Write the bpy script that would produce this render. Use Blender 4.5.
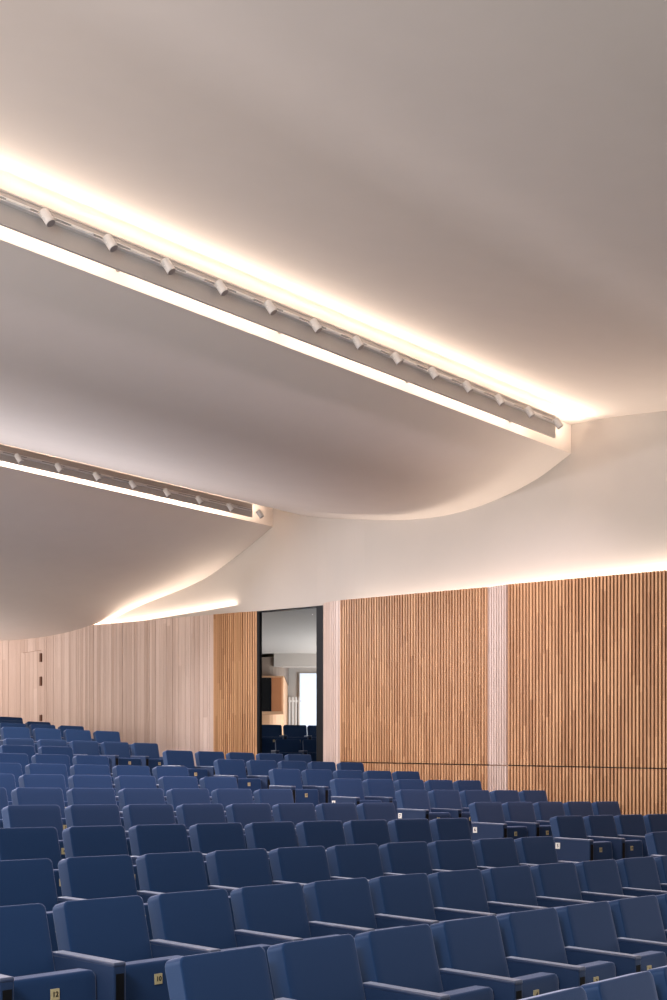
import bpy, bmesh, math, random
from mathutils import Vector, Matrix
random.seed(7)
for o in list(bpy.data.objects): bpy.data.objects.remove(o)
scene = bpy.context.scene
COL = scene.collection
# ------------------------------------------------------------------ camera, world, lights
F_PX, YH, CX = 1209.6, 795.6, 333.5          # focal length and horizon in pixels of the 667x1000 frame
ZC = 1.6                                     # eye height above the lowest floor
PHI = math.radians(45.8)                     # direction of the rows / light beams in plan
ET = Vector((math.cos(PHI), math.sin(PHI), 0)); EN = Vector((-math.sin(PHI), math.cos(PHI), 0))
def W(s, m, z): return ET * s + EN * m + Vector((0, 0, z))      # hall axes -> world
def Wb(s, m, z): return W(s, m - .012 * (13.6 - s), z)           # the beams stand a fraction of a degree off square

cd = bpy.data.cameras.new('camera'); cam = bpy.data.objects.new('camera', cd); COL.objects.link(cam)
cd.sensor_fit = 'VERTICAL'; cd.sensor_height = 36.0; cd.sensor_width = 24.0
cd.lens = F_PX / 1000 * 36.0
cd.shift_y = (YH - 500) / 1000; cd.shift_x = 0
cd.clip_end = 200
cam.location = (0, 0, ZC); cam.rotation_euler = (math.pi / 2, 0, 0)
scene.camera = cam

scene.view_settings.view_transform = 'Standard'; scene.view_settings.look = 'None'
scene.view_settings.gamma = 1; scene.view_settings.use_curve_mapping = False
scene.view_settings.exposure = -0.13

world = bpy.data.worlds.new('world'); scene.world = world; world.use_nodes = True
bg = world.node_tree.nodes['Background']
bg.inputs[0].default_value = (1.0, 0.95, 0.92, 1); bg.inputs[1].default_value = 1.0

def area(name, loc, direction, sx, sy, power, color, spin=None):
    ld = bpy.data.lights.new(name, 'AREA'); ld.shape = 'RECTANGLE'; ld.size = sx; ld.size_y = sy
    ld.energy = power; ld.color = color
    o = bpy.data.objects.new(name, ld); COL.objects.link(o)
    z = -Vector(direction).normalized(); x = Vector(spin if spin else ET); x = (x - z * x.dot(z)).normalized(); y = z.cross(x)
    M = Matrix((x, y, z)).transposed().to_4x4(); M.translation = Vector(loc); o.matrix_world = M
    return o
WARM = (1.0, 0.86, 0.74)
B1, B2 = 8.99, 15.07                          # the two beams (distance across the rows)
S0, S1 = -5.0, 13.62
TB = Vector(Wb(1, 0, 0) - Wb(0, 0, 0)).normalized()
NB = Vector((-TB.y, TB.x, 0)); SM = (S0 + S1) / 2
area('beam_led_up', Wb(SM, B1 - .265, ZC + 4.81), NB * -.25 + Vector((0, 0, 1)), S1 - S0, .03, 50, WARM, spin=TB)
area('beam_led_back', Wb(SM, B1 - .255, ZC + 4.80), NB * 1 + Vector((0, 0, .7)), S1 - S0, .03, 60, WARM, spin=TB)
lf = area('beam_led_forward', Wb(SM, B1 - .262, ZC + 4.826), NB * -1 + Vector((0, 0, .06)), S1 - S0, .018, 85, WARM, spin=TB); lf.data.spread = math.radians(100)
area('beam_led_down', Wb(SM - .42, B1 - .22, ZC + 4.70), NB * .9 + Vector((0, 0, -.5)), S1 - S0 - .84, .03, 46, WARM, spin=TB)
area('back_beam_led_up', Wb(SM, B2 - .24, ZC + 4.77), NB * -.1 + Vector((0, 0, 1)), S1 - S0, .03, 62, WARM, spin=TB)
area('back_beam_led_down', Wb(SM - .35, B2 - .22, ZC + 4.68), NB * .9 + Vector((0, 0, -.5)), S1 - S0 - .7, .03, 150, WARM, spin=TB)
area('back_beam_led_back', Wb(SM, B2 - .255, ZC + 4.77), NB * 1 + Vector((0, 0, .5)), S1 - S0, .03, 70, WARM, spin=TB)
area('wall_wash_led', W(13.73, 8.5, ZC + 2.78), (0, 0, 1), 9.0, .04, 62, WARM, spin=EN + Vector((0, 0, .048)))
area('back_wall_wash_led', W(13.965, 20.0, ZC + 3.33), (0, 0, 1), 8.0, .04, 40, WARM, spin=EN + Vector((0, 0, .048)))
# unseen fill lights added to brighten the seats, ceiling and walls
area('overhead_fill', W(1.0, 2.0, ZC + 4.0), EN * .45 + Vector((0, 0, -1)), 12, .5, 120, (1.0, .93, .88))  # unseen light added overhead to brighten the seat tops
area('rear_top_fill', W(5.0, 16.0, ZC + 3.5), EN * -.8 + Vector((0, 0, -1)), 14, .4, 950, (.93, .92, 1.0))  # added light, gives the armrest tops their highlight
area('front_cool_fill', (-2.2, -.6, ZC + 3.2), (.25, .9, -.36), 2.0, 1.0, 330, (.62, .84, 1.0), spin=(.6, -.75, 0))  # added cool light near the camera, brightens the seat sides
bh = area('mid_rows_fill', Wb(4.5, B1 - .42, ZC + 4.42), EN * .35 + Vector((0, 0, -1)), 16, .12, 660, (1.0, .88, .98), spin=TB); bh.data.spread = math.radians(135)  # added light that brightens the middle and far rows
area('rear_ceiling_fill', W(9.3, 24.0, ZC + 1.2), ET * .05 + Vector((0, 0, 1)), 2.5, .6, 460, (1.0, .93, .92), spin=EN)  # unseen light added to brighten the far ceiling bay
area('front_ceiling_fill', W(2.0, -4.5, .3), EN * .9 + Vector((0, 0, 1)), 14, 2.5, 130, (1.0, .88, .80))  # unseen light added behind the camera to lift the ceiling
area('side_fill', W(-8.0, 16.0, ZC + .2), ET * .5 + Vector((0, 0, 1)), 22, 4, 4200, (1.0, .93, .88), spin=EN)  # big unseen light added for the rear ceiling bays and left wall

# ------------------------------------------------------------------ materials
def srgb(r, g, b):
    f = lambda c: (c / 255 / 12.92) if c / 255 <= .04045 else ((c / 255 + .055) / 1.055) ** 2.4
    return (f(r), f(g), f(b), 1)
def mat(name, col, rough=.6, noise=0, nscale=40, bump=0, metallic=0, sheen=0, spec=.5, sheen_tint=None):
    m = bpy.data.materials.new(name); m.use_nodes = True
    nt = m.node_tree; b = nt.nodes['Principled BSDF']
    b.inputs['Base Color'].default_value = col; b.inputs['Roughness'].default_value = rough
    b.inputs['Metallic'].default_value = metallic; b.inputs['Specular IOR Level'].default_value = spec
    if sheen:
        b.inputs['Sheen Weight'].default_value = sheen; b.inputs['Sheen Roughness'].default_value = .35
        if sheen_tint: b.inputs['Sheen Tint'].default_value = sheen_tint
    if noise or bump:
        tc = nt.nodes.new('ShaderNodeTexCoord'); n = nt.nodes.new('ShaderNodeTexNoise')
        n.inputs['Scale'].default_value = nscale; n.inputs['Detail'].default_value = 4
        nt.links.new(tc.outputs['Object'], n.inputs['Vector'])
        if noise:
            mx = nt.nodes.new('ShaderNodeMix'); mx.data_type = 'RGBA'
            mx.inputs[6].default_value = tuple(c * (1 - noise) for c in col[:3]) + (1,)
            mx.inputs[7].default_value = tuple(min(1, c * (1 + noise)) for c in col[:3]) + (1,)
            nt.links.new(n.outputs['Fac'], mx.inputs[0]); nt.links.new(mx.outputs[2], b.inputs['Base Color'])
        if bump:
            bp = nt.nodes.new('ShaderNodeBump'); bp.inputs['Strength'].default_value = bump; bp.inputs['Distance'].default_value = .002
            nt.links.new(n.outputs['Fac'], bp.inputs['Height']); nt.links.new(bp.outputs[0], b.inputs['Normal'])
    return m
def wood(name, dark, light, rough=.5, grain=1.0, seglen=.9, spec=.4):
    """battens: tone per batten and per length piece (attribute 'rnd'), plus fine vertical grain"""
    m = bpy.data.materials.new(name); m.use_nodes = True; nt = m.node_tree; N = nt.nodes; L = nt.links
    b = N['Principled BSDF']; b.inputs['Roughness'].default_value = rough; b.inputs['Specular IOR Level'].default_value = spec
    at = N.new('ShaderNodeAttribute'); at.attribute_name = 'rnd'
    tc = N.new('ShaderNodeTexCoord'); sp = N.new('ShaderNodeSeparateXYZ'); L.new(tc.outputs['Object'], sp.inputs[0])
    def math_(op, a, bb):
        n = N.new('ShaderNodeMath'); n.operation = op
        for i, v in enumerate((a, bb)):
            if isinstance(v, (int, float)): n.inputs[i].default_value = v
            else: L.new(v, n.inputs[i])
        return n.outputs[0]
    zz = math_('FLOOR', math_('ADD', math_('MULTIPLY', sp.outputs[2], 1 / seglen), math_('MULTIPLY', at.outputs['Fac'], 37.7)), 0)
    cb = N.new('ShaderNodeCombineXYZ'); L.new(math_('MULTIPLY', at.outputs['Fac'], 91.3), cb.inputs[0]); L.new(zz, cb.inputs[1])
    wn = N.new('ShaderNodeTexWhiteNoise'); wn.noise_dimensions = '2D'; L.new(cb.outputs[0], wn.inputs['Vector'])
    mp = N.new('ShaderNodeMapping'); mp.inputs['Scale'].default_value = (60, 60, 1.6); L.new(tc.outputs['Object'], mp.inputs[0])
    ns = N.new('ShaderNodeTexNoise'); ns.inputs['Scale'].default_value = 1; ns.inputs['Detail'].default_value = 5; L.new(mp.outputs[0], ns.inputs['Vector'])
    fac = math_('ADD', math_('MULTIPLY', wn.outputs['Value'], .42), math_('MULTIPLY', ns.outputs['Fac'], .62 * grain))
    cr = N.new('ShaderNodeValToRGB'); cr.color_ramp.elements[0].color = dark; cr.color_ramp.elements[1].color = light
    cr.color_ramp.elements[0].position = .12; cr.color_ramp.elements[1].position = .85
    L.new(fac, cr.inputs[0]); L.new(cr.outputs[0], b.inputs['Base Color'])
    return m
def emit(name, col, st):
    m = bpy.data.materials.new(name); m.use_nodes = True; b = m.node_tree.nodes['Principled BSDF']
    b.inputs['Base Color'].default_value = col; b.inputs['Emission Color'].default_value = col; b.inputs['Emission Strength'].default_value = st
    return m
M = dict(
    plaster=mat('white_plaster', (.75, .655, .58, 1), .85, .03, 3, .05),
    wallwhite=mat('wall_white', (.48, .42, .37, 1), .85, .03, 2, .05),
    metalwhite=mat('white_metal', (.62, .57, .53, 1), .5, .03, 30),
    metalgrey=mat('grey_lens', (.34, .30, .28, 1), .4, .03, 30),
    rail=mat('track_rail', (.78, .74, .70, 1), .4, .03, 30),
    pelmet=mat('pelmet_grey', (.47, .42, .385, 1), .6, .03, 8),
    railgap=mat('track_groove', (.40, .35, .32, 1), .6, .03, 30),
    oak=wood('oak_battens', srgb(144, 95, 58), srgb(208, 160, 116)),
    pale=wood('pale_lit_oak', srgb(174, 146, 130), srgb(222, 200, 187), .45, .8, 9.0),  # oak with the wash of light painted in as paleness
    backing=mat('dark_backing', srgb(58, 34, 20), .8, .2, 20),
    backpale=mat('pale_lit_backing', srgb(150, 120, 102), .8, .2, 20),  # backing lightened to carry the same painted light
    blue=mat('blue_fabric', srgb(17, 45, 80), .85, .10, 350, .25, sheen=.8, sheen_tint=(.72, .74, 1, 1), spec=.25),
    blueside=mat('blue_side_fabric', srgb(27, 54, 90), .7, .10, 350, .25, sheen=.6, sheen_tint=(.7, .8, 1, 1), spec=.35),  # lighter blue for the sideways faces of the backrest
    bluepanel=mat('blue_panel_fabric', srgb(20, 42, 74), .75, .10, 350, .2, sheen=.5, sheen_tint=(.7, .78, 1, 1), spec=.35),
    arm=mat('armrest_cloth', srgb(26, 44, 76), .42, .10, 350, .15, sheen=1.0, sheen_tint=(.85, .85, 1, 1), spec=.9),
    black=mat('black_metal', srgb(10, 10, 13), .6, .05, 30, spec=.2),
    plate=mat('cream_plate', srgb(190, 170, 128), .4, .03, 60),
    whiteplate=mat('white_plate', srgb(240, 232, 218), .4, .03, 60),
    ink=mat('black_ink', srgb(12, 12, 14), .6, .02, 30),
    floor=mat('dark_carpet', srgb(58, 60, 72), .95, .25, 120, .3),
    concrete=mat('concrete', srgb(120, 104, 92), .9, .12, 5, .2),
    halloak=mat('hall_oak', srgb(206, 160, 122), .6, .08, 9),
    hallbrown=mat('hall_brown', srgb(176, 112, 70), .6, .08, 9),
    hinge=mat('bronze_hinge', srgb(98, 62, 44), .4, .1, 40, metallic=.4),
)
g = bpy.data.materials.new('clear_glass'); g.use_nodes = True
_b = g.node_tree.nodes['Principled BSDF']; _b.inputs['Transmission Weight'].default_value = 1; _b.inputs['Roughness'].default_value = 0
_b.inputs['IOR'].default_value = 1.02; _b.inputs['Base Color'].default_value = (.86, .91, .94, 1); M['glass'] = g
M['frost'] = emit('frosted_window', (.80, .88, 1, 1), .5)

# ------------------------------------------------------------------ helpers
def finish(name, bm, material, parent=None, smooth=True, loc=None):
    me = bpy.data.meshes.new(name); bmesh.ops.recalc_face_normals(bm, faces=bm.faces)
    if smooth:
        nrm = {}
        for v in bm.verts:
            n = Vector()
            for fc in v.link_faces: n += fc.normal * fc.calc_area()
            nrm[v.index] = n.normalized() if n.length > 0 else Vector((0, 0, 1))
        bm.verts.index_update(); nn = []
        for v in bm.verts:
            n = Vector()
            for fc in v.link_faces: n += fc.normal * fc.calc_area()
            nn.append(n.normalized() if n.length > 0 else Vector((0, 0, 1)))
    bm.to_mesh(me); bm.free()
    if smooth:
        for p in me.polygons: p.use_smooth = True
        me.normals_split_custom_set_from_vertices(nn)
    me.materials.append(material)
    o = bpy.data.objects.new(name, me); COL.objects.link(o)
    if parent: o.parent = parent
    if loc is not None: o.location = loc
    return o
def box(bm, x0, x1, y0, y1, z0, z1, bevel=0, seg=3, xf=None):
    r = bmesh.ops.create_cube(bm, size=1)
    vs = r['verts']
    for v in vs: v.co = Vector(((x0 + x1) / 2 + v.co.x * (x1 - x0), (y0 + y1) / 2 + v.co.y * (y1 - y0), (z0 + z1) / 2 + v.co.z * (z1 - z0)))
    if bevel:
        es = {e for v in vs for e in v.link_edges}
        rr = bmesh.ops.bevel(bm, geom=list(es), offset=bevel, segments=seg, profile=.5, affect='EDGES')
        vs = list({v for f_ in rr['faces'] for v in f_.verts} | {v for v in vs if v.is_valid})
    if xf:
        for v in vs: v.co = xf(v.co)
    return vs
def hexa(bm, pts):
    """8 points: bottom 4 then top 4"""
    v = [bm.verts.new(p) for p in pts]
    for f_ in ((3, 2, 1, 0), (4, 5, 6, 7), (0, 1, 5, 4), (1, 2, 6, 5), (2, 3, 7, 6), (3, 0, 4, 7)): bm.faces.new([v[i] for i in f_])
    return v
def sbox(bm, s0, s1, m0, m1, z0, z1):
    hexa(bm, [W(s0, m0, z0), W(s1, m0, z0), W(s1, m1, z0), W(s0, m1, z0), W(s0, m0, z1), W(s1, m0, z1), W(s1, m1, z1), W(s0, m1, z1)])
def sboxb(bm, s0, s1, m0, m1, z0, z1):
    hexa(bm, [Wb(s0, m0, z0), Wb(s1, m0, z0), Wb(s1, m1, z0), Wb(s0, m1, z0), Wb(s0, m0, z1), Wb(s1, m0, z1), Wb(s1, m1, z1), Wb(s0, m1, z1)])
def cyl(bm, p0, p1, r0, r1=None, n=20, cap=True):
    r1 = r0 if r1 is None else r1
    d = Vector(p1) - Vector(p0); z = d.normalized(); x = z.orthogonal().normalized(); y = z.cross(x)
    A = [bm.verts.new(Vector(p0) + (x * math.cos(2 * math.pi * i / n) + y * math.sin(2 * math.pi * i / n)) * r0) for i in range(n)]
    B = [bm.verts.new(Vector(p1) + (x * math.cos(2 * math.pi * i / n) + y * math.sin(2 * math.pi * i / n)) * r1) for i in range(n)]
    for i in range(n): bm.faces.new((A[i], A[(i + 1) % n], B[(i + 1) % n], B[i]))
    if cap: bm.faces.new(A[::-1]); bm.faces.new(B)
def cushion(bm, x0, x1, y0, y1, z0, z1, rad, bev, xf):
    """upholstered board: rounded outline in x-z, extruded in y, softened edges"""
    out = []
    for (cx_, cz_, a0) in ((x1 - rad, z1 - rad, 0), (x0 + rad, z1 - rad, 90), (x0 + rad, z0 + rad, 180), (x1 - rad, z0 + rad, 270)):
        for k in range(7):
            a = math.radians(a0 + k * 15); out.append((cx_ + rad * math.cos(a), cz_ + rad * math.sin(a)))
    mx, mz = (x0 + x1) / 2, (z0 + z1) / 2
    def ring(y, inset, bulge=0):
        return [bm.verts.new(xf(Vector((x + (-inset if x > mx else inset), y - bulge, z + (-inset if z > mz else inset))))) for x, z in out]
    R_ = [ring(y0 + bev * .0, bev * 1.0), ring(y0 + bev * .12, bev * .5), ring(y0 + bev * .5, bev * .12), ring(y0 + bev, 0),
          ring(y1 - bev, 0), ring(y1 - bev * .5, bev * .12), ring(y1 - bev * .12, bev * .5), ring(y1, bev)]
    n = len(out)
    for a, b in zip(R_, R_[1:]):
        for i in range(n): bm.faces.new((a[i], a[(i + 1) % n], b[(i + 1) % n], b[i]))
    # slightly crowned front and back
    for r_, y, sg in ((R_[0], y0, -1), (R_[-1], y1, 1)):
        inner = [bm.verts.new(xf(Vector((mx + (x - mx) * .82, y + sg * .004, mz + (z - mz) * .82)))) for x, z in out]
        for i in range(n): bm.faces.new((r_[i], r_[(i + 1) % n], inner[(i + 1) % n], inner[i]))
        bm.faces.new(inner)
def struct(o): o['kind'] = 'structure'; return o
def tag(o, label, cat, group=None):
    o['label'] = label; o['category'] = cat
    if group: o['group'] = group
    return o
def empty(name, loc, rz=0):
    o = bpy.data.objects.new(name, None); o.empty_display_size = .1; COL.objects.link(o); o.location = loc; o.rotation_euler = (0, 0, rz); return o
def smoothstep(a, b, x):
    t = min(1, max(0, (x - a) / (b - a))); return t * t * (3 - 2 * t)

# ------------------------------------------------------------------ seating geometry (rows are shallow arcs)
KAP, PH, X0, D0, RP, P = .0135315, .8185785, .165768, 8.594992, 1.074963, .56
_t0 = Vector((math.cos(PH), math.sin(PH))); _n0 = Vector((-math.sin(PH), math.cos(PH))); RAD = 1 / KAP; CEN = Vector((X0, D0)) - _n0 * RAD
H = {1: .735, 2: .603, 3: .474, 4: .344, 5: .204, 6: .068, 7: -.070, 8: -.208, 9: -.344, 10: -.488, 11: -.634, 12: -.845, 13: -1.077, 14: -1.21, 15: -1.326, 16: -1.464}
SEAT_H = .86
def off(r): return (r - 4) * RP + (1.3 if r >= 12 else 0)
def arc(o_, s):
    Rr = RAD + o_; a = s / Rr; n = _n0 * math.cos(a) + _t0 * math.sin(a); p = CEN + n * Rr
    return p, n
def floor_z(r): return ZC - H[r] - SEAT_H if r in H else (0 if r < 1 else ZC - H[16] - SEAT_H + .13 * (r - 16))

# ------------------------------------------------------------------ structure: floor tiers
bm = bmesh.new()
SS = [-9 + i * 1.0 for i in range(24)]
def tier(bm, oa, ob, z0, z1):
    for i in range(len(SS) - 1):
        q = []
        for (o_, s) in ((oa, SS[i]), (oa, SS[i + 1]), (ob, SS[i + 1]), (ob, SS[i])):
            # keep arc length comparable between radii: same angle
            p, n = arc(o_, s * (RAD + o_) / RAD); q.append(p)
        hexa(bm, [Vector((p.x, p.y, z0)) for p in q] + [Vector((p.x, p.y, z1)) for p in q])
bm.free()
front = off(1) - .68
for r in range(1, 18):
    bm = bmesh.new()
    oa = off(r) - .68 if r != 12 else off(11) + .395
    ob = off(r + 1) - .68 if r != 11 else off(11) + .395
    if r == 17: ob = oa + 5
    tier(bm, oa, ob, -.4, floor_z(r))
    struct(finish('floor', bm, M['floor'], smooth=False))
bm = bmesh.new(); tier(bm, front - 9, front, -.4, -.001); struct(finish('floor', bm, M['floor'], smooth=False))

# ------------------------------------------------------------------ structure: walls
def ztop(m): return ZC + 2.78 + .048 * (m - 7.45)
def zseam(m): return ZC + .337 + .034 * (m - 7.5)
def batten_run(bm, poly, pitch, width, depth, z0f, z1f, rnd, randw=None, bandgap=None):
    """battens along a plan polyline [(m, s)...]; they stand out from the polyline towards -s"""
    L = [0]
    for a, b in zip(poly, poly[1:]): L.append(L[-1] + math.dist(a, b))
    tot = L[-1]; d = 0; k = 0
    while d < tot - width * .5:
        w = width; pt = pitch
        if randw: pt = random.uniform(*randw); w = pt - .006
        c = d + pt / 2
        j = max(i for i in range(len(L) - 1) if L[i] <= c or i == 0)
        a, b = poly[j], poly[j + 1]; u = (c - L[j]) / (L[j + 1] - L[j])
        m_ = a[0] + (b[0] - a[0]) * u; s_ = a[1] + (b[1] - a[1]) * u
        tx, ts = (b[0] - a[0]) / (L[j + 1] - L[j]), (b[1] - a[1]) / (L[j + 1] - L[j])
        nx, ns = ts, -tx                         # normal towards -s
        dj = depth * (random.uniform(.55, 1.0) if randw else 1)
        segs = [(z0f(m_), z1f(m_))]
        if bandgap: g_ = bandgap(m_); segs = [(z0f(m_), g_ - .012), (g_ + .006, z1f(m_))]
        for (za, zb) in segs:
            q = []
            for (al, de) in ((-w / 2, 0), (w / 2, 0), (w / 2, dj), (-w / 2, dj)):
                q.append((s_ + ts * al + ns * de, m_ + tx * al + nx * de))
            vs = hexa(bm, [W(s, m, za) for s, m in q] + [W(s, m, zb) for s, m in q])
            rv = random.random()
            rnd.append((len(vs), rv))
        d += pt
def board_wall(name, poly, pitch, width, depth, mt, back, z0, randw=None, seam=False, zt=None):
    zt = zt or ztop
    bm = bmesh.new(); rnd = []
    batten_run(bm, poly, pitch, width, depth, lambda m: z0(m) if callable(z0) else z0, zt, rnd, randw, zseam if seam else None)
    o = finish(name, bm, mt, smooth=False)
    at = o.data.attributes.new('rnd', 'FLOAT', 'POINT'); vals = []
    for n_, rv in rnd: vals += [rv] * n_
    for i, v in enumerate(vals): at.data[i].value = v
    struct(o)
    bm = bmesh.new()
    for a, b in zip(poly, poly[1:]):
        za, zb = zt(a[0]) - .004, zt(b[0]) - .004
        hexa(bm, [W(a[1], a[0], -.3), W(b[1], b[0], -.3), W(b[1] + .03, b[0], -.3), W(a[1] + .03, a[0], -.3),
                  W(a[1], a[0], za), W(b[1], b[0], zb), W(b[1] + .03, b[0], zb), W(a[1] + .03, a[0], za)])
    o = struct(finish(name, bm, back, smooth=False))
    return o
board_wall('wall_right', [(2.0, 13.58), (9.86, 13.58)], .052, .029, .036, M['oak'], M['backing'], -.3, seam=True)
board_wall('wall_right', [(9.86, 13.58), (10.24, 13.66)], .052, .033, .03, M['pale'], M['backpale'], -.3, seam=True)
board_wall('wall_right', [(10.24, 13.64), (13.10, 13.64)], .052, .029, .036, M['oak'], M['backing'], -.3, seam=True)
arcp = [(13.10 + .62 * math.sin(a), 13.64 + .34 * (1 - math.cos(a))) for a in [i * math.pi / 16 for i in range(9)]]
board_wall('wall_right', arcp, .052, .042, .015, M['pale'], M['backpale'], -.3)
LS = 13.93
board_wall('wall_left', [(15.40, 13.99), (15.75, LS + .01), (16.50, LS)], .055, .032, .034, M['oak'], M['backing'], -.3)
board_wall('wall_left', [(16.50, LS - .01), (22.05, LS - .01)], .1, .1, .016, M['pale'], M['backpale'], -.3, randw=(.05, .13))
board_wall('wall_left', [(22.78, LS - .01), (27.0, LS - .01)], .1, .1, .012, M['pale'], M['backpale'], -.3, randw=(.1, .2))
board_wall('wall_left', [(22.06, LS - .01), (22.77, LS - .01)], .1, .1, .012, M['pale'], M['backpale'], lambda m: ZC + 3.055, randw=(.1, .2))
# flush timber door in the pale wall
dr = empty('door_2', W(LS - .01, 22.4, floor_z(16))); struct(dr)
inv = Matrix.Translation(-Vector(dr.location))
bm = bmesh.new(); rnd = []
batten_run(bm, [(22.065, LS - .01), (22.765, LS - .01)], .1, .1, .010, lambda m: floor_z(16) + .01, lambda m: ZC + 3.045, rnd, (.14, .2))
bmesh.ops.transform(bm, matrix=inv, verts=bm.verts)
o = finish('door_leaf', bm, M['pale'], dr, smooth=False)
at = o.data.attributes.new('rnd', 'FLOAT', 'POINT'); i = 0
for n_, rv in rnd:
    for _ in range(n_): at.data[i].value = rv; i += 1
for (za, zb) in ((2.80, 2.98), (2.30, 2.49), (1.56, 1.69)):
    bm = bmesh.new(); sbox(bm, LS - .055, LS - .018, 22.03, 22.09, ZC + za, ZC + zb); bmesh.ops.transform(bm, matrix=inv, verts=bm.verts)
    h_ = finish('hinge', bm, M['hinge'], dr, smooth=False); h_['label'] = 'bronze hinge'

# white upper wall behind and above the timber
def s_up(m): return 13.80 + .22 * smoothstep(12.6, 14.1, m)
bm = bmesh.new(); ms = [1.0 + .25 * i for i in range(105)]
for a, b in zip(ms, ms[1:]):
    def zb(m): return (ZC + 1.0) if (m < 13.55 or m > 15.55) else ztop(m) + .005
    z0a = ZC + 1.0 if (a < 13.7 or a >= 15.45) else None
    za = zbm = 0
    if 13.75 <= (a + b) / 2 <= 15.42: za, zbm = ztop(a) + .01, ztop(b) + .01
    else: za = zbm = ZC + .5
    hexa(bm, [W(s_up(a), a, za), W(s_up(b), b, zbm), W(s_up(b) + .08, b, zbm), W(s_up(a) + .08, a, za),
              W(s_up(a), a, ZC + 5.3), W(s_up(b), b, ZC + 5.3), W(s_up(b) + .08, b, ZC + 5.3), W(s_up(a) + .08, a, ZC + 5.3)])
bmesh.ops.remove_doubles(bm, verts=bm.verts, dist=.0005)
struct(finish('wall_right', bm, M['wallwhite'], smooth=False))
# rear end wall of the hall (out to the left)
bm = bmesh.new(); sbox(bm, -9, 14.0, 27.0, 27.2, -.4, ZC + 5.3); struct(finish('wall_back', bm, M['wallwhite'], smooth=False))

# ------------------------------------------------------------------ structure: billowing ceiling bays
def catmull(pts, n=10):
    out = []
    for i in range(len(pts) - 1):
        p0 = pts[max(0, i - 1)]; p1 = pts[i]; p2 = pts[i + 1]; p3 = pts[min(len(pts) - 1, i + 2)]
        for k in range(n):
            t = k / n
            m1 = (p2[1] - p0[1]) / (p2[0] - p0[0]) * (p2[0] - p1[0]); m2 = (p3[1] - p1[1]) / (p3[0] - p1[0]) * (p2[0] - p1[0])
            h = ((2 * t**3 - 3 * t**2 + 1) * p1[1] + (t**3 - 2 * t**2 + t) * m1 + (-2 * t**3 + 3 * t**2) * p2[1] + (t**3 - t**2) * m2)
            out.append((p1[0] + (p2[0] - p1[0]) * t, h))
    out.append(pts[-1]); return out
def bay(prof, s0=-8.0, s1=14.02, top=5.25):
    c = catmull(prof); bm = bmesh.new()
    a = [(m, z) for m, z in c] + [(c[-1][0], top), (c[0][0], top)]
    A = [bm.verts.new(Wb(s0, m, ZC + z)) for m, z in a]; B = [bm.verts.new(Wb(s1, m, ZC + z)) for m, z in a]
    n = len(a)
    for i in range(n):
        f_ = bm.faces.new((A[i], A[(i + 1) % n], B[(i + 1) % n], B[i])); f_.smooth = i < len(c) - 1
    bm.faces.new(A[::-1]); bm.faces.new(B)
    me = bpy.data.meshes.new('ceiling'); bmesh.ops.recalc_face_normals(bm, faces=bm.faces)
    sm = [f_.smooth for f_ in bm.faces]; bm.to_mesh(me); bm.free(); me.materials.append(M['plaster'])
    me.set_sharp_from_angle(angle=math.radians(30))
    o = bpy.data.objects.new('ceiling', me); COL.objects.link(o); return struct(o)
bay([(-3.2, 4.55), (-1.2, 4.2), (1.0, 4.3), (2.85, 4.9)])
bay([(2.95, 4.56), (3.6, 4.45), (4.2, 4.42), (5.2, 4.50), (6.0, 4.61), (6.8, 4.725), (7.6, 4.83), (8.2, 4.90), (8.6, 4.935), (B1 - .005, 4.95)])
bay([(B1, 4.568), (9.58, 4.315), (10.43, 4.13), (11.35, 4.095), (12.33, 4.21), (13.5, 4.445), (14.3, 4.635), (14.6, 4.74), (14.85, 4.88), (B2 - .005, 5.05)])
bay([(B2, 4.575), (15.87, 4.245), (16.96, 3.893), (18.75, 3.638), (20.22, 3.402), (21.2, 3.33), (22.4, 3.33), (23.7, 3.40), (25.2, 3.62), (27.0, 4.0)])
bm = bmesh.new(); sbox(bm, -8.1, 14.1, -3.3, 27.2, ZC + 5.25, ZC + 5.4); struct(finish('ceiling', bm, M['plaster'], smooth=False))

# ------------------------------------------------------------------ light pelmets, tracks, spotlights
def pelmet(B, zt, zb, se, label):
    root = empty('light_pelmet', Wb(4, B - .30, ZC + zb)); inv = Matrix.Translation(-Vector(root.location))
    def part(name, s0, s1, m0, m1, z0, z1, mt):
        bm = bmesh.new(); sboxb(bm, s0, s1, m0, m1, ZC + z0, ZC + z1); bmesh.ops.transform(bm, matrix=inv, verts=bm.verts)
        return finish(name, bm, mt, root, smooth=False)
    part('fascia_board', -7.5, se, B - .30, B - .275, zb, zt, M['pelmet'])
    part('top_lip', -7.5, se, B - .312, B - .25, zt, zt + .012, M['metalwhite'])
    for k in range(10):
        a = se - .6 - k * 2.0; part('bracket', a, a + .03, B - .275, B - .002, zb + .13, zb + .15, M['metalwhite'])
    return tag(root, label, 'light pelmet')
def track(B, zr, se, label, n):
    root = empty('lighting_track', Wb(4, B - .34, ZC + zr)); inv = Matrix.Translation(-Vector(root.location))
    def part(name, bm, mt):
        bmesh.ops.transform(bm, matrix=inv, verts=bm.verts); return finish(name, bm, mt, root, smooth=False)
    bm = bmesh.new()
    sboxb(bm, -7.4, se, B - .345, B - .30, ZC + zr - .017, ZC + zr - .009); sboxb(bm, -7.4, se, B - .345, B - .30, ZC + zr + .009, ZC + zr + .017)
    part('rail', bm, M['rail'])
    bm = bmesh.new(); sboxb(bm, -7.4, se, B - .325, B - .30, ZC + zr - .009, ZC + zr + .009); part('groove', bm, M['railgap'])
    for k in range(n):
        s = se - .25 - k * .61
        bm = bmesh.new(); sboxb(bm, s - .30, s - .08, B - .352, B - .31, ZC + zr - .0085, ZC + zr + .0085); part('adapter', bm, M['rail'])
    return tag(root, label, 'track')
PB1 = pelmet(B1, 4.80, 4.54, 12.97, 'long grey-white lighting pelmet of the upper light beam across the ceiling')
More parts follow.
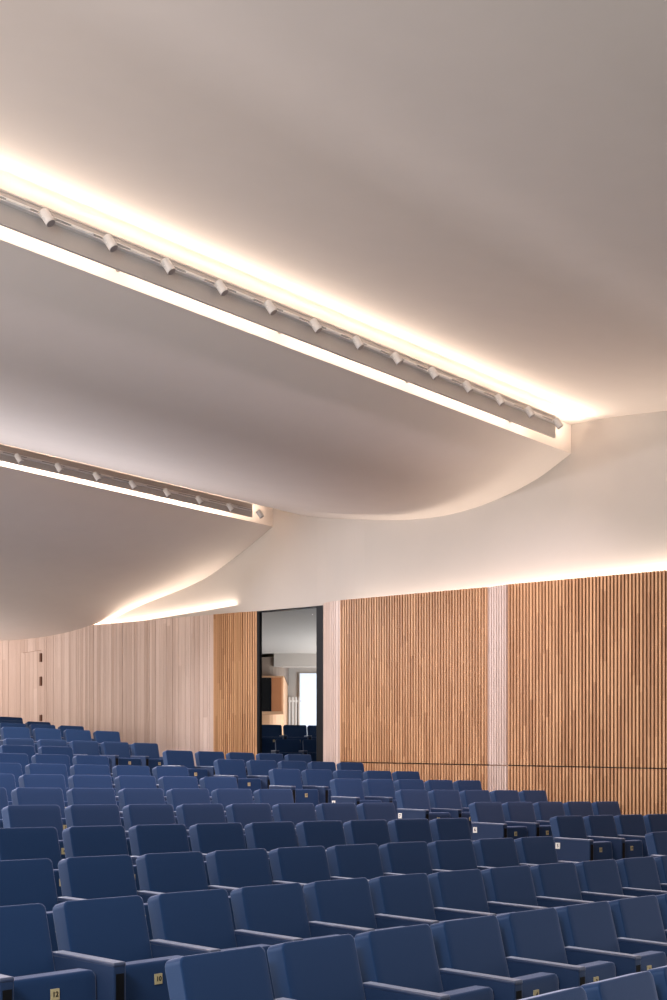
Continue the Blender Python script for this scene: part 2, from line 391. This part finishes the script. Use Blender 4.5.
PB2 = pelmet(B2, 4.765, 4.56, 13.28, 'shorter-looking grey-white lighting pelmet of the lower, farther light beam')
TR1 = track(B1, 4.725, 12.93, 'thin white double-line track carrying thirteen spotlights on the upper beam', 26)
TR2 = track(B2, 4.665, 13.24, 'thin white double-line track carrying eight spotlights on the lower beam', 26)
def make_spot():
    root = empty('spotlight', (0, 0, 0))
    ax = (ET * .30 + EN * -.42 + Vector((0, 0, -.80))).normalized()
    c = EN * -.10 + Vector((0, 0, -.045))
    bm = bmesh.new()
    cyl(bm, c - ax * .062, c + ax * .075, .049, .049, 24)
    cyl(bm, c - ax * .072, c - ax * .062, .040, .049, 24)
    finish('lamp_housing', bm, M['metalwhite'], root, smooth=False)
    bm = bmesh.new(); cyl(bm, c + ax * .0755, c + ax * .078, .043, .043, 24); finish('lens', bm, M['metalgrey'], root, smooth=False)
    bm = bmesh.new()
    for sg in (-1, 1):
        side = ax.orthogonal(); side = (ET - ax * ET.dot(ax)).normalized() * .052 * sg
        cyl(bm, c + side, EN * -.02 + side * .5 + Vector((0, 0, .0)), .005, .005, 8)
    cyl(bm, EN * -.03 - ET * .03, EN * -.03 + ET * .03, .006, .006, 8)
    cyl(bm, Vector((0, 0, 0)) + EN * .012, EN * -.03, .010, .010, 10)
    finish('yoke', bm, M['rail'], root, smooth=False)
    return root
spot0 = make_spot(); used = False
def clone(root, parent=None, keep=None):
    r = root.copy(); COL.objects.link(r)
    if parent: r.parent = parent
    for ch in root.children: clone(ch, r)
    return r
ORD = ['first', 'second', 'third', 'fourth', 'fifth', 'sixth', 'seventh', 'eighth', 'ninth', 'tenth', 'eleventh', 'twelfth', 'thirteenth', 'fourteenth', 'fifteenth', 'sixteenth']
def spots(B, zr, s_first, pitch, n, where, grp):
    global used
    for k in range(n):
        r = spot0 if not used else clone(spot0); used = True
        r.location = Wb(s_first + k * pitch, B - .345, ZC + zr); r.scale = (.84, .84, .84)
        tag(r, 'small white cylinder spotlight, %s from the left on the %s' % (ORD[k], where), 'spotlight', grp)
spots(B1, 4.705, 5.385, .620, 13, 'upper beam', 'spotlights on the upper beam')
spots(B2, 4.64, 8.84, .641, 8, 'lower beam', 'spotlights on the lower beam')

# ------------------------------------------------------------------ glass door and the hall beyond
d1 = empty('door_1', W(14.0, 14.55, floor_z(12))); struct(d1); inv = Matrix.Translation(-Vector(d1.location))
fz = floor_z(12)
def dpart(name, items, mt):
    bm = bmesh.new()
    for it in items: hexa(bm, it)
    bmesh.ops.transform(bm, matrix=inv, verts=bm.verts); return finish(name, bm, mt, d1, smooth=False)
def jamb(m0, m1, s0=13.96, s1=14.02, z0=None, z1=None):
    a = fz if z0 is None else z0
    return [W(s0, m0, a), W(s1, m0, a), W(s1, m1, a), W(s0, m1, a), W(s0, m0, ztop(m0)), W(s1, m0, ztop(m0)), W(s1, m1, ztop(m1)), W(s0, m1, ztop(m1))]
dpart('door_frame', [jamb(13.745, 13.935, 13.93), jamb(15.345, 15.425),
      [W(13.95, 13.8, ztop(13.8) - .02), W(14.04, 13.8, ztop(13.8) - .02), W(14.04, 15.4, ztop(15.4) - .02), W(13.95, 15.4, ztop(15.4) - .02),
       W(13.95, 13.8, ztop(13.8)), W(14.04, 13.8, ztop(13.8)), W(14.04, 15.4, ztop(15.4)), W(13.95, 15.4, ztop(15.4))]], M['black'])
dpart('glass_pane', [[W(13.99, 13.93, fz), W(14.0, 13.93, fz), W(14.0, 15.33, fz), W(13.99, 15.33, fz),
      W(13.99, 13.93, ztop(13.93) - .02), W(14.0, 13.93, ztop(13.93) - .02), W(14.0, 15.33, ztop(15.33) - .02), W(13.99, 15.33, ztop(15.33) - .02)]], M['glass'])
def abox(name, x0, x1, y0, y1, z0, z1, mt, parent=None, bevel=0):
    bm = bmesh.new(); off_ = Vector(parent.location) if parent else Vector()
    box(bm, x0 - off_.x, x1 - off_.x, y0 - off_.y, y1 - off_.y, z0 - off_.z, z1 - off_.z, bevel); return finish(name, bm, mt, parent, smooth=bool(bevel))
Z2 = ZC + .19
struct(abox('floor', -3.6, 2.6, 21.7, 23.35, .3, Z2, M['floor']))
struct(abox('floor', -3.6, 2.6, 23.35, 31, .3, ZC + .55, M['floor']))
# ceiling of the room beyond
bm = bmesh.new(); pl = [(-.75, 20.45), (1.3, 18.45), (4.5, 18.45), (4.5, 31), (-3.8, 31), (-3.8, 23.5)]
A = [bm.verts.new((x, y, ZC + 3.22)) for x, y in pl]; B = [bm.verts.new((x, y, ZC + 3.32)) for x, y in pl]
for i in range(len(pl)): bm.faces.new((A[i], A[(i + 1) % len(pl)], B[(i + 1) % len(pl)], B[i]))
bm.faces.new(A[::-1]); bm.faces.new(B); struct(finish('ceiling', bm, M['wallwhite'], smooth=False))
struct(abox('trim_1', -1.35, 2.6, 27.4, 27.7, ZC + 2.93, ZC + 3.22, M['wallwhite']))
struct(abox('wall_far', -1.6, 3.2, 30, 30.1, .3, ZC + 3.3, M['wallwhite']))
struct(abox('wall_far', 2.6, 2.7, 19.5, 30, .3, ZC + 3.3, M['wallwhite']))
wn = empty('window_1', (-.2, 29.93, ZC + 1.2)); struct(wn)
abox('window_frame', -.86, .9, 29.94, 29.99, ZC + .6, ZC + 3.04, M['whiteplate'], wn)
abox('pane', -.83, .86, 29.90, 29.94, ZC + .66, ZC + 3.02, M['frost'], wn)
rd = empty('column_radiator', (-.98, 29.7, ZC + .55))
for k in range(4): abox('fin', -1.10 + k * .08, -1.06 + k * .08, 29.66, 29.74, ZC + .56, ZC + 2.42, M['rail'], rd, .01)
abox('header', -1.11, -.80, 29.67, 29.73, ZC + 2.30, ZC + 2.34, M['rail'], rd)
tag(rd, 'tall white finned radiator behind the glass door, left of the bright window', 'radiator')
# rounded concrete-and-timber booth beyond the door
def booth(name, z0, z1, mt, grow=0):
    pts = [(-3.4, 27.35 - grow), (-1.53, 27.45 - grow)]
    for i in range(1, 9):
        a = i / 8 * math.pi / 2; pts.append((-1.53 + (.40 + grow) * math.sin(a), 27.85 - (.40 + grow) * math.cos(a)))
    pts += [(-1.13 + grow, 29.9), (-3.4, 29.9)]
    bm = bmesh.new(); A = [bm.verts.new((x, y, z0)) for x, y in pts]; B = [bm.verts.new((x, y, z1)) for x, y in pts]; n = len(pts)
    for i in range(n): bm.faces.new((A[i], A[(i + 1) % n], B[(i + 1) % n], B[i]))
    bm.faces.new(A[::-1]); bm.faces.new(B); return struct(finish(name, bm, mt, smooth=False))
booth('wall_booth', ZC + .55, ZC + 2.72, M['halloak'])
booth('wall_booth', ZC + 2.72, ZC + 3.14, M['concrete'], .02)
bw = empty('window_2', (-1.6, 27.3, ZC + 2.2)); struct(bw)
abox('window_frame', -2.05, -1.13, 27.30, 27.42, ZC + 1.84, ZC + 2.70, M['halloak'], bw)
abox('dark_pane', -2.0, -1.40, 27.275, 27.31, ZC + 1.90, ZC + 2.66, M['black'], bw)
abox('brown_shutter', -1.395, -1.17, 27.270, 27.31, ZC + 1.90, ZC + 2.66, M['hallbrown'], bw)
area('booth_room_fill', (2.3, 26.0, ZC + 1.6), (-1, -.2, .5), 3.5, 2.0, 480, (.95, .97, 1.0), spin=(0, 1, 0))  # unseen light added to brighten the room behind the glass

# ------------------------------------------------------------------ chairs
LEAN = .245
def lean(co, ztop_=SEAT_H):
    dz = ztop_ - co.z; c, s_ = math.cos(LEAN), math.sin(LEAN)
    return Vector((co.x, co.y * c - dz * s_, ztop_ - dz * c - co.y * s_))
_text = {}
def text_mesh(s, size):
    if (s, size) in _text: return _text[(s, size)]
    cu = bpy.data.curves.new('numeral', 'FONT'); cu.body = s; cu.size = size; cu.align_x = 'CENTER'; cu.align_y = 'CENTER'; cu.extrude = .0006; cu.offset = size * .02
    ob = bpy.data.objects.new('numeral', cu); COL.objects.link(ob); dg = bpy.context.evaluated_depsgraph_get()
    me = bpy.data.meshes.new_from_object(ob.evaluated_get(dg)); bpy.data.objects.remove(ob); me.name = 'numeral'
    me.transform(Matrix.Rotation(math.pi / 2, 4, 'X')); me.materials.clear(); me.materials.append(M['ink'])
    _text[(s, size)] = me; return me
def numeral(s, size, loc, parent, rz=0):
    o = bpy.data.objects.new('numeral', text_mesh(s, size)); COL.objects.link(o); o.parent = parent; o.location = loc; o.rotation_euler = (0, 0, rz); return o
# local axes of a chair: x along the row, y to the back, z up; (0,0,SEAT_H) = front top left corner of the backrest
def panel_part(root, x):
    bm = bmesh.new(); box(bm, x, x + .068, -.468, -.038, .0, .632, .008, 2); 
    p = finish('side_panel', bm, M['bluepanel'], root)
    bm = bmesh.new(); box(bm, x - .001, x + .069, -.470, -.034, .624, .645, .008, 3, lambda c: Vector((c.x, c.y, c.z + (c.y + .046) * .03))); a = finish('armrest_pad', bm, M['arm'], p)
    bm = bmesh.new(); box(bm, x + .013, x + .055, -.4705, -.467, .18, .585, 0); finish('front_slot_shade', bm, M['black'], p, smooth=False)  # slot in the panel front, widened to paint in the shade there
    return p
def make_chair():
    root = empty('auditorium_chair', (0, 0, 0))
    bm = bmesh.new(); cushion(bm, -.005, .460, .0, .096, .30, SEAT_H, .032, .009, lean)
    bm.normal_update()
    for f_ in bm.faces: f_.material_index = 1 if abs(f_.normal.x) > .8 else 0
    bk = finish('backrest', bm, M['blue'], root); bk.data.materials.append(M['blueside'])
    bm = bmesh.new(); box(bm, .03, .43, .095, .108, .26, SEAT_H - .05, .006, 2, lean); finish('back_shell', bm, M['black'], root)
    bm = bmesh.new(); cushion(bm, -.030, .452, -.382, -.29, .24, .598, .034, .012, lambda c: Vector((c.x, c.y + (c.z - .24) * .05, c.z)))
    pad = finish('seat_pad', bm, M['blue'], root)
    bm = bmesh.new(); box(bm, .208, .250, -.3775, -.360, .497, .543, 0); pl = finish('seat_number_plate', bm, M['plate'], pad, smooth=False); pl['label'] = 'cream seat number plate'
    bm = bmesh.new(); box(bm, -.03, .452, -.27, -.05, .30, .335, .006, 2); finish('seat_bracket', bm, M['black'], root)
    panel_part(root, -.100)
    return root, pl
proto, proto_plate = make_chair()
first = True
def chair(p, n, z, num, label, group, right_panel=False, row_plate=None):
    global first
    if first: r = proto; first = False
    else: r = clone_chair()
    rz = math.atan2(-n.x, n.y)
    r.location = (p.x, p.y, z); r.rotation_euler = (0, 0, rz)
    tag(r, label, 'chair', group)
    pad = [c for c in r.children if c.name.startswith('seat_pad')][0]; pl = [c for c in pad.children if c.name.startswith('seat_number_plate')][0]
    numeral(str(num), .031, (.229, -.3787, .520), pl)
    if right_panel: panel_part(r, .460)
    if row_plate:
        sp = [c for c in r.children if c.name.startswith('side_panel')][0]
        bm = bmesh.new(); box(bm, -.1045, -.0995, -.116, -.064, .532, .592, 0); pp = finish('row_number_plate', bm, M['whiteplate'], sp, smooth=False); pp['label'] = 'white row number plate'
        numeral(row_plate, .046, (-.1055, -.090, .562), pp, -math.pi / 2)
    return r
def clone_chair():
    r = proto.copy(); COL.objects.link(r)
    for ch in proto_parts:
        c = ch.copy(); COL.objects.link(c); c.parent = r
        for g_ in proto_subs[ch.name]:
            d_ = g_.copy(); COL.objects.link(d_); d_.parent = c
    return r
bpy.context.view_layer.update()
proto_parts = list(proto.children); proto_subs = {c.name: list(c.children) for c in proto_parts}
def num_of(s):
    k = round((s + 1.0) / .56)
    return 2 - 2 * k if k <= 0 else 2 * k - 1
def px(p, z): return CX + F_PX * p.x / p.y, YH - F_PX * (z - ZC) / p.y

MAIN = {1: (-2.2, -3, 9), 2: (-3.472, 0, 7), 3: (-3.243, -1, 10), 4: (-2.467, -1, 8), 5: (-1.693, -1, 7), 6: (-1.491, 0, 7), 7: (-.732, -1, 5), 8: (.022, -1, 4), 9: (.777, -1, 3), 10: (1.543, -1, 1), 11: (2.32, -1, 0)}
SIDE = {4: (4.08, 0, 1), 5: (4.09, 0, 4), 6: (4.16, 0, 4), 7: (4.20, 0, 4), 8: (4.25, 0, 4), 9: (4.26, 0, 4), 10: (4.28, 0, 4), 11: (4.28, 0, 4)}
UPPER = {12: (4.38 - 1.12, .56, -1, 4), 13: (3.86, .56, -1, 3), 14: (4.46, .56, 0, 2), 15: (5.06, .56, 0, 1), 16: (5.72, .56, 0, 0)}
def row_label(word, j, r, tail): return 'blue tip-up seat, %s from the left in %s' % (word, tail)
def fill(r, s0, pitch, a, b, tail, group, rp=None, endpanel=True):
    vis = []
    for i in range(a, b + 1):
        s = s0 + i * pitch; p, n = arc(off(r), s)
        q, _ = arc(off(r), s + .47)
        if px(q, ZC)[0] > 0 and px(p, ZC)[0] < 672: vis.append((i, s, p, n))
    for j, (i, s, p, n) in enumerate(vis):
        last = endpanel and i == b
        chair(p, n, floor_z(r), num_of(s), 'blue tip-up seat, %s from the left in %s' % (ORD[j], tail), group, last, rp if (i == 0 and rp) else None)
NEAR = {1: 'the nearest row, cropped by the bottom edge', 2: 'the second row from the front', 3: 'the third row, seats ten and twelve'}
for r, (s0, a, b) in MAIN.items():
    tail = NEAR.get(r, 'the %s row of the main block' % ORD[r - 1])
    fill(r, s0, P, a, b, tail, 'main block seats, row %s' % ORD[r - 1], endpanel=(r > 3))
for r, (s0, a, b) in SIDE.items():
    fill(r, s0, P, a, b, 'side block row %s by the timber wall' % (ORD[r - 4] if r < 12 else ''), 'side block seats, row %s' % ORD[r - 4], rp=str(r))
UPN = {12: 'the lowest row of the rear block', 13: 'rear block row two below the pale wall', 14: 'rear block row three below the pale wall', 15: 'rear block row four below the pale wall', 16: 'the topmost rear row'}
for r, (s0, pt, a, b) in UPPER.items():
    fill(r, s0, pt, a, b, UPN[r], 'rear block seats, row %s' % ORD[r - 12])
# chairs of the room beyond the glass door
def far(xpix, D, z, lab, num):
    p = Vector(((xpix - CX) / F_PX * D, D)); a = math.radians(14); n = Vector((-math.sin(a), math.cos(a)))
    chair(p, n, z, num, lab, 'chairs beyond the glass door')
far(276, 22.4, Z2, 'dark blue chair beyond the glass door, front row, left of two', 4)
far(303.5, 22.5, Z2, 'dark blue chair beyond the glass door, front row, right of two', 2)
far(259, 23.95, ZC + .55, 'dark blue chair beyond the glass door, back row, left one', 6)
far(284, 24.05, ZC + .55, 'dark blue chair beyond the glass door, back row, middle one', 4)
far(308, 24.2, ZC + .55, 'dark blue chair beyond the glass door, back row, right one', 2)
print('chairs', len([o for o in bpy.data.objects if o.name.startswith('auditorium_chair')]), 'objects', len(bpy.data.objects))
